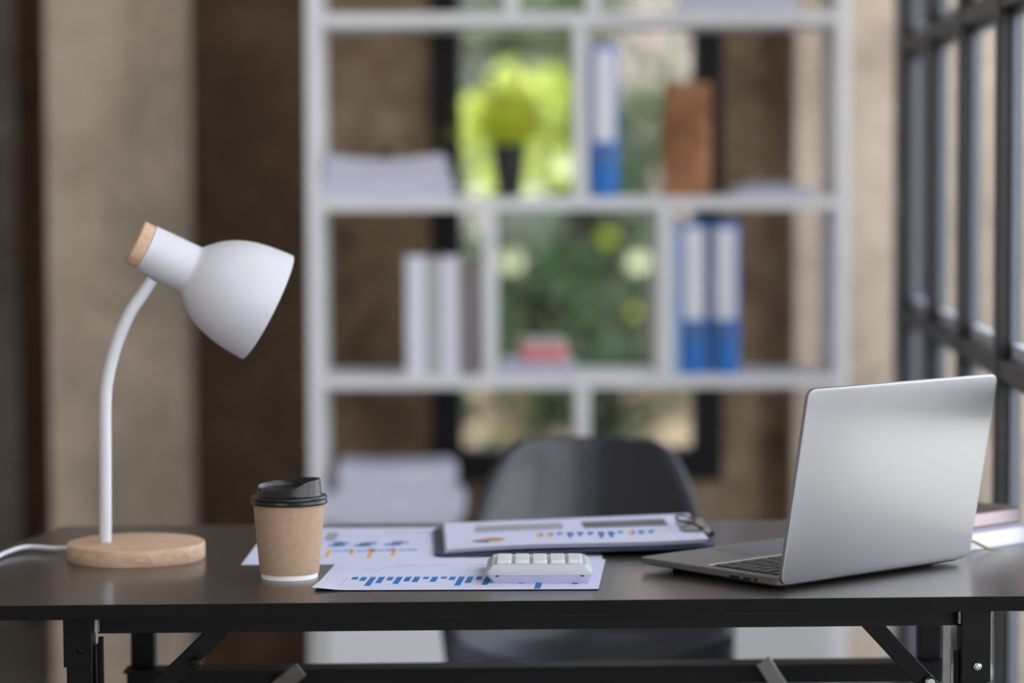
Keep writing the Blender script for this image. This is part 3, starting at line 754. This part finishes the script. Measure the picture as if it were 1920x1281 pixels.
# ------------------------------------------------------------------ clipboard
cl = thing('clipboard', 'navy clipboard holding white report pages, silver clip at its right end', 'clipboard', (-0.0870, 3.0158, DZ + 0.0009))
cl.rotation_euler = (0, R(-1.35), R(2.2))
W_, D_ = 0.318, 0.232
MB().prism(rrect(W_, D_, 0.012), 0, 0.0032).build('board', 'board_navy', cl, bevel=0.0006)
def lift_c(u, v): return 0.0034 + 0.0030 * u * (1 - 0.4 * v) + 0.0024 * max(0, v - 0.3) + 0.0014 * math.sin(5.5 * u) * (1 - v)
for kk in range(3):
    m = MB(); N = 16; top_r = []; bot_r = []
    zo = 0.0012 * kk
    for i in range(N + 1):
        v = i / N
        top_r.append([(0.010 + 0.0015 * kk + 0.297 * j / N, 0.008 + 0.212 * v, lift_c(j / N, v) * (1 + 0.12 * kk) + zo + 0.0009) for j in range(N + 1)])
        bot_r.append([(x, y, z - 0.0008) for x, y, z in top_r[-1]])
    m.grid(top_r); m.grid(bot_r)
    bord = [(0, j) for j in range(N + 1)] + [(i, N) for i in range(1, N + 1)] + [(N, j) for j in range(N - 1, -1, -1)] + [(i, 0) for i in range(N - 1, 0, -1)]
    for a, b in zip(bord, bord[1:] + bord[:1]): m.quad(top_r[a[0]][a[1]], top_r[b[0]][b[1]], bot_r[b[0]][b[1]], bot_r[a[0]][a[1]])
    if kk == 2:
        def P(u, v): return (0.010 + 0.003 + 0.297 * u, 0.008 + 0.212 * v, lift_c(u, v) * 1.24 + zo + 0.00115)
        def pr_(slot, u0, u1, v0, v1):
            m.cur = slot; nn = 8
            m.grid([[P(u0 + (u1 - u0) * a / nn, v0 + (v1 - v0) * b / nn) for a in range(nn + 1)] for b in range(nn + 1)])
        pr_(2, 0.12, 0.47, 0.58, 0.83); pr_(3, 0.55, 0.885, 0.58, 0.84)
        for i in range(12):
            L = (0.20, 0.19, 0.10, 0.22, 0.16, 0.14, 0.26, 0.24, 0.09, 0.20, 0.15, 0.12)[i]
            pr_(4 if i in (0, 1, 9) else 1, 0.355 + 0.040 * i, 0.367 + 0.040 * i, 0.44 - L, 0.44); pr_(1, 0.369 + 0.040 * i, 0.379 + 0.040 * i, 0.44 - L * 0.6, 0.44)
        for slot, a0, a1 in ((1, 180, 270), (4, 270, 360), (5, 0, 95), (6, 95, 180)):
            m.cur = slot
            pts = [P(0.165, 0.25)] + [P(0.165 + 0.063 * math.cos(R(a0 + (a1 - a0) * t / 8)), 0.25 + 0.085 * math.sin(R(a0 + (a1 - a0) * t / 8))) for t in range(9)]
            m._add(pts, [tuple(range(len(pts)))])
        m.cur = 0
    mats = ['paper', 'ink_blue', 'ink_grey', 'ink_dark', 'ink_orange', 'ribbon', 'red_soft']
    m.build('report_page', mats if kk == 2 else ['paper'], cl)
cp = MB()
cp.box(0.302, 0.316, 0.060, 0.172, 0.0032, 0.0125); cp.box(0.288, 0.306, 0.070, 0.162, 0.0105, 0.0128)
clipo = cp.build('clip', 'chrome', cl, bevel=0.002)
wr = MB(); wr.tube(spline([(0.314, 0.075, 0.011), (0.300, 0.085, 0.018), (0.286, 0.095, 0.0205), (0.286, 0.135, 0.0205), (0.300, 0.147, 0.018), (0.314, 0.157, 0.011)], 6), 0.0014, 8); wr.build('lever', 'port', clipo, smooth=50)
rl = MB(); rl.tube([(0.3185, 0.055, 0.0085), (0.3185, 0.177, 0.0085)], 0.0038, 14); rl.build('hinge_roll', 'chrome', clipo, smooth=50)
bp_ = MB(); bp_.box(0.292, 0.316, 0.07, 0.16, -0.0062, -0.0001); bp_.build('back_plate', 'chrome', cl, bevel=0.001)

# ------------------------------------------------------------------ calculator
ca = thing('calculator', 'white desktop calculator with square keys lying on the blue bar chart', 'calculator', (-0.0242, 2.8160, DZ + 0.0018), R(-0.5))
CW, CDp = 0.1055, 0.118
def cloop(x0, x1, y0, y1, r, zf):
    return [(x, y, zf(y)) for x, y in rrect(x1 - x0, y1 - y0, r, 4, x0, y0)]
tr = MB(); tr.loops([cloop(0.003, CW - 0.001, 0.002, CDp - 0.006, 0.003, lambda y: 0.0), cloop(-0.004, CW + 0.0025, -0.001, CDp, 0.004, lambda y: 0.0085 - 0.030 * y)])
tr.build('lower_case', 'calc_tray', ca, smooth=30)
uc = MB(); uc.loops([cloop(-0.0042, CW + 0.0027, -0.0012, CDp, 0.005, lambda y: 0.0087 - 0.030 * y), cloop(-0.0042, CW + 0.0027, -0.0012, CDp, 0.005, lambda y: 0.0125 - 0.030 * y),
                     cloop(0.002, CW - 0.004, 0.003, CDp - 0.004, 0.004, lambda y: 0.0193 - 0.040 * y)])
uc.build('upper_case', 'calc_white', ca, smooth=30)
for r_ in range(4):
    for c_ in range(5):
        x = 0.0065 + 0.0188 * c_; y = 0.0125 + 0.0180 * r_
        zf = lambda yy: 0.0193 - 0.040 * yy
        kb = MB(); kb.loops([[(px, py, zf(py) + 0.0001) for px, py in rrect(0.0158, 0.0144, 0.002, 3, x + 0.0003, y + 0.0003)], [(px, py, zf(py) + 0.0034) for px, py in rrect(0.0152, 0.0138, 0.002, 3, x + 0.0006, y + 0.0006)], [(px, py, zf(py) + 0.0042) for px, py in rrect(0.0136, 0.0122, 0.002, 3, x + 0.0014, y + 0.0014)]])
        kb.build('key', 'calc_key', ca, smooth=35)
for x in (0.006, CW - 0.010): MB().box(x, x + 0.0035, -0.0016, -0.0006, 0.0072, 0.0086).build('case_notch', 'port', ca)

# ------------------------------------------------------------------ laptop
LR = R(41.0)
lp = thing('laptop', 'open silver laptop turned away, its blank lid facing the viewer', 'laptop', (0.2740, 2.7640, DZ), LR)
LW, LD = 0.300, 0.210
def lz_(y, t): return t
base = MB()
def bl(ins, zf, r=0.010):
    return [(x, y, zf(y)) for x, y in rrect(LW - 2 * ins, LD - 2 * ins, r, 6, ins, ins)]
base.loops([bl(0.012, lambda y: 0.0030 + 0.016 * y, 0.008), bl(0.004, lambda y: 0.0034 + 0.0165 * y), bl(0.0006, lambda y: 0.0060 + 0.012 * y), bl(0.0, lambda y: 0.0130), bl(0.0006, lambda y: 0.0138), bl(0.0012, lambda y: 0.0140)])
base = base.build('base', 'alu_deck', lp, smooth=35)
for x in (0.03, LW - 0.05):
    for y in (0.022, LD - 0.03): MB().box(x, x + 0.02, y, y + 0.006, 0.0, 0.0034 + 0.016 * y).build('rubber_foot', 'port', base)
MB().box(0.012, LW - 0.012, 0.014, 0.108, 0.0140, 0.0143).build('keyboard_plate', 'key_black', lp)
MB().box(0.010, LW - 0.010, 0.1085, 0.1105, 0.0140, 0.0156).build('keyboard_lit_edge', 'shelf_white', lp, bevel=0.0004)  # white strip standing in for the lit edge of the keyboard well
MB().prism(rrect(0.105, 0.064, 0.003, 4, 0.098, 0.134), 0.0140, 0.0142).build('touchpad', 'touchpad', lp)
for r_ in range(6):
    yk = 0.016 + 0.0153 * r_
    x = 0.0145
    if r_ == 5: widths = [0.0165, 0.0165, 0.0165, 0.0195, 0.092, 0.0195, 0.0165, 0.0165, 0.0165, 0.0165]
    elif r_ == 0: widths = [0.0168] * 14
    elif r_ == 4: widths = [0.036] + [0.0165] * 10 + [0.0345]
    elif r_ == 3: widths = [0.031] + [0.0165] * 11 + [0.0215]
    elif r_ == 2: widths = [0.0165] * 13 + [0.0235]
    else: widths = [0.0290] + [0.0165] * 13
    tot = sum(widths); gap = (LW - 0.029 - tot) / max(1, len(widths) - 1)
    for w in widths:
        h = 0.0085 if r_ == 0 else 0.0132
        MB().prism(rrect(w, h, 0.0015, 2, x, yk), 0.0143, 0.0153).build('key', 'key_black', lp, bevel=0.0003)
        x += w + gap
for x0, x1, z0, z1, y in ((0, 0, 0, 0, 0),): pass
def port_(y0, y1, z0, z1): MB().box(-0.0004, 0.003, y0, y1, z0, z1).build('port', 'port', base, bevel=0.0004)
port_(0.056, 0.070, 0.0052, 0.0098); port_(0.040, 0.050, 0.0068, 0.0096); port_(0.0300, 0.0335, 0.0070, 0.0102)
hb = MB(); hb.tube([(0.03, 0.0035, 0.0115), (LW - 0.03, 0.0035, 0.0115)], 0.0045, 14); hb.build('hinge', 'key_black', lp, smooth=50)
TL = Matrix.Translation((0, 0.001, 0.0070)) @ Matrix.Rotation(R(10.8), 4, 'X')
# lid local: x along the hinge, z up the lid, y thickness
def lidloop(ins, y, r=0.010, H=0.2095): return [(x, y, z) for x, z in rrect(LW + 0.003 - 2 * ins, H - 2 * ins, r, 8, ins, ins)]
lid = MB(); lid.T = TL
lid.loops([lidloop(0.0012, -0.0048), lidloop(0.0004, -0.0044), lidloop(0, -0.0036), lidloop(0, -0.0008), lidloop(0.0006, 0.0)])
lid = lid.build('lid', 'alu', lp, smooth=30)
scr = MB(); scr.T = TL
scr.loops([lidloop(0.0012, 0.0001), lidloop(0.0014, 0.0008), lidloop(0.0022, 0.0010)]); scr.build('screen', 'screen', lid, smooth=30)

# ------------------------------------------------------------------ notebooks at the right
NB = R(41.0)
def notebook_block(t, W, D, H, page, cover):
    MB().box(0.0, W, 0.0, D, 0.0012, H - 0.0012).build('page_block', page, t, bevel=0.0005)
    c = MB(); c.box(-0.0, W + 0.001, -0.001, D + 0.001, H - 0.0012, H); c.box(0, W + 0.001, -0.001, D + 0.001, 0, 0.0012)
    c.build('cover', cover, t, bevel=0.0004)
wnb = thing('notebook', 'thick white notebook with a gold ribbon, lying beside the laptop', 'notebook', (0.4700, 3.0110, DZ), NB)
notebook_block(wnb, 0.188, 0.150, 0.0205, 'pages_white', 'cover_lav')
rb = MB()
rp = [(0.070, 0.001, 0.0115), (0.070, -0.006, 0.0105), (0.074, -0.013, 0.0065), (0.081, -0.021, 0.0022), (0.088, -0.029, 0.0018)]
rs = spline(rp, 5)
rb.grid([[(p.x - 0.0030, p.y, p.z) for p in rs], [(p.x + 0.0030, p.y - 0.0006, p.z + 0.0006) for p in rs]])
rb = rb.build('ribbon', 'ribbon', wnb); sm = rb.modifiers.new('thick', 'SOLIDIFY'); sm.thickness = 0.0004
bnb = thing('notebook', 'brown ring bound notebook lying on top of the white notebook', 'notebook', (0.4650, 3.0380, DZ + 0.0206), NB)
notebook_block(bnb, 0.172, 0.118, 0.0175, 'pages_pink', 'brown_cover')
for i in range(15):
    rg = MB(); cy = 0.008 + 0.0072 * i
    rg.tube([(0.172 + 0.0065 * math.cos(a), cy, 0.009 + 0.0092 * math.sin(a)) for a in [R(20 * j) for j in range(-8, 9)]], 0.0008, 6)
    rg.build('ring', 'ribbon', bnb, smooth=60)

# ------------------------------------------------------------------ outside
gr = MB().box(-14, 14, 7.45, 40, -0.25, -0.10).build('garden_ground', 'earth'); struct(gr)
gr2 = MB().box(1.75, 14, -8, 7.4, -0.25, -0.10).build('side_path', 'render_pale'); struct(gr2)
bw = MB().box(2.75, 2.95, -7, 7.4, -0.10, 0.55)
bw.box(2.75, 2.95, 7.46, 24, -0.10, 2.45); bw.box(2.70, 3.0, 7.46, 24, 2.45, 2.52)
tag(bw.build('boundary_wall', 'render_pale'), 'pale rendered boundary wall seen through the steel framed windows at right', 'wall')
hs = thing('house', 'beige rendered house wall beyond the garden trees', 'house', (0, 18.0, -0.1))
MB().box(0.62, 2.6, 0, 3, 0, 5.0).build('wall', 'render_beige', hs)
MB().box(-6, 0.62, 1.2, 3, 0, 5.0).build('wall', 'render_beige', hs)
MB().box(-6.2, 2.7, -0.1, 3.1, 5.0, 5.25).build('roof', 'folder_grey', hs)

def tree(name, label, cat, loc, rx, ry, rz, zc, n, leaf, mat, trunk_r=0.05, glints=(), group=None, hole=0.0):
    t = thing(name, label, cat, loc, 0, group)
    rnd = random.Random(len(label) * 31 + n)
    m = MB()
    lobes = [(rnd.gauss(0, 0.45) * rx, rnd.gauss(0, 0.4) * ry, zc + rnd.uniform(-0.7, 0.7) * rz, rnd.uniform(0.25, 0.5)) for _ in range(14)]
    for i in range(n):
        lx, ly, lz, lr = rnd.choice(lobes)
        d = Vector((rnd.gauss(0, 1), rnd.gauss(0, 1), rnd.gauss(0, 1))).normalized() * rnd.uniform(0.55, 1.0) ** 0.6
        c = Vector((lx + d.x * rx * lr, ly + d.y * ry * lr, lz + d.z * rz * lr * 1.1))
        if c.z < 0.03: continue
        s = leaf * rnd.uniform(0.6, 1.3)
        nrm = (d * 0.6 + Vector((rnd.gauss(0, .5), rnd.gauss(0, .5), rnd.gauss(0.5, .5)))).normalized()
        a = nrm.orthogonal().normalized(); a = Matrix.Rotation(rnd.uniform(0, 6.3), 3, nrm) @ a; b = nrm.cross(a)
        m._add([tuple(c - a * s), tuple(c + b * s * 0.42 + nrm * s * 0.12), tuple(c + a * s), tuple(c - b * s * 0.42 + nrm * s * 0.12)], [(0, 1, 2), (0, 2, 3)])
    m.build('foliage', mat, t)
    tr_ = MB(); tr_.tube([(0, 0, 0), (0.03, 0.02, zc * 0.5), (0.0, 0.0, zc + rz * 0.4)], [trunk_r * 1.3, trunk_r, trunk_r * 0.4], 12)
    for _ in range(5):
        a = rnd.uniform(0, 6.3); tr_.tube([(0.02, 0.01, zc * rnd.uniform(0.5, 0.9)), (rx * 0.5 * math.cos(a), ry * 0.5 * math.sin(a), zc + rz * rnd.uniform(0.0, 0.5))], [trunk_r * 0.5, trunk_r * 0.2], 8)
    tr_.build('trunk', 'bark_dark', t, smooth=60)
    for (bx, by, bz, r_, mm) in glints:  # pale rosettes added to read as blurred light spots
        bb = MB(); bb.T = Matrix.Translation((bx - loc[0], by - loc[1], bz - loc[2]))
        for q_ in range(9):
            a = 2 * PI * q_ / 9 + 0.3; 
            bb._add([(0, 0, 0), (r_ * 0.75 * math.cos(a - .36), -0.01, r_ * 0.75 * math.sin(a - .36)), (r_ * math.cos(a), -0.006, r_ * math.sin(a)), (r_ * 0.75 * math.cos(a + .36), -0.01, r_ * 0.75 * math.sin(a + .36))], [(0, 1, 2, 3)])
        bb.build('glint_rosette', mm, t)
    return t
GRP = 'trees and shrubs in the garden'
tree('garden_tree', 'dense dark green tree filling the middle of the back window', 'tree', (0.28, 14.0, -0.1), 0.95, 0.7, 0.85, 0.95, 5200, 0.055, 'leaf_dark', 0.06, group=GRP)
tree('garden_tree', 'taller mid green tree behind the dark one in the back window', 'tree', (-0.10, 16.2, -0.1), 1.2, 0.7, 1.2, 2.1, 4200, 0.06, 'leaf_mid', 0.08, group=GRP)
tree('garden_shrub', 'sunlit lime green shrub just behind the potted plant', 'shrub', (-0.01, 11.2, -0.1), 0.30, 0.26, 0.32, 1.42, 1100, 0.040, 'leaf_lime', 0.011, group=GRP,
     glints=[(0.219, 10.95, 1.210, 0.048, 'glint_pale'), (-0.138, 10.95, 1.104, 0.039, 'glint_pale'), (0.089, 10.95, 1.103, 0.039, 'glint_pale')])
sg = thing('added_sapling', 'thin added sapling with pale rosettes standing in for blurred glints before the dark tree in the back window', 'sapling', (0.24, 11.75, -0.1), 0, GRP)
ros = [(0.415, 11.6, 0.906, 0.042, 'leaf_lime'), (0.543, 11.55, 0.8, 0.052, 'glint_pale'), (-0.003, 11.2, 0.818, 0.054, 'glint_pale'), (-0.105, 11.3, 0.945, 0.036, 'glint_pale'), (0.525, 11.6, 0.584, 0.026, 'leaf_lime')]  # rosettes placed as blurred light spots, carried by an added sapling
st = MB(); st.tube([(0, 0, 0), (0.01, 0, 0.45), (0.0, -0.02, 0.85), (0.02, -0.05, 1.02)], [0.012, 0.009, 0.006, 0.003], 8)
for x, y, z, r_, mm in ros:
    tx, ty, tz = x - 0.24, y - 11.75, z + 0.1
    st.tube(spline([(0.005, 0, 0.42), (tx * 0.45, ty * 0.4, 0.42 + (tz - 0.42) * 0.35), (tx, ty + 0.004, tz)], 5), 0.003, 6)
st.build('stem', 'bark_dark', sg, smooth=60)
for x, y, z, r_, mm in ros:
    bb = MB(); bb.T = Matrix.Translation((x - 0.24, y - 11.75, z + 0.1))
    for k_, (nr, tilt) in enumerate(((9, 0.18), (7, 0.55))):
        for q_ in range(nr):
            a = 2 * PI * q_ / nr + 0.3 * k_; R_ = r_ * (1 - 0.25 * k_); f_ = -R_ * tilt
            bb._add([(0, 0, 0), (R_ * 0.7 * math.cos(a - .36), f_ * 0.5, R_ * 0.7 * math.sin(a - .36)), (R_ * math.cos(a), f_, R_ * math.sin(a)), (R_ * 0.7 * math.cos(a + .36), f_ * 0.5, R_ * 0.7 * math.sin(a + .36))], [(0, 1, 2, 3)])
    bb.build('glint_rosette', mm, sg)
tree('garden_shrub', 'low green shrub at the right edge of the back window', 'shrub', (0.88, 15.2, -0.1), 0.34, 0.4, 0.35, 1.45, 900, 0.05, 'leaf_mid', 0.03, group=GRP)
tree('garden_tree', 'mid green tree left of the back window, hidden by the wall', 'tree', (-2.6, 14.0, -0.1), 1.4, 1.0, 1.3, 1.6, 2500, 0.07, 'leaf_mid', 0.08, group=GRP)
for gx, gy, gl in ((-0.40, 12.4, 'low dark green shrub at the lower left corner of the back window'), (0.06, 12.5, 'low dark green shrub under the middle of the back window'), (0.46, 12.3, 'low dark green shrub beside the sandy ground in the back window')):
    tree('garden_shrub', gl, 'shrub', (gx, gy, -0.1), 0.18, 0.2, 0.30, 0.24, 700, 0.045, 'leaf_dark', 0.02, group=GRP)
tk = MB().tube([(-0.02, 0, 0), (0.0, 0, 0.2), (0.03, 0.02, 0.40)], [0.075, 0.06, 0.05], 14).build('tree_stump', 'bark', smooth=60, loc=(0.02, 11.9, -0.1))
tag(tk, 'olive brown trunk at the lower left of the back window', 'trunk')
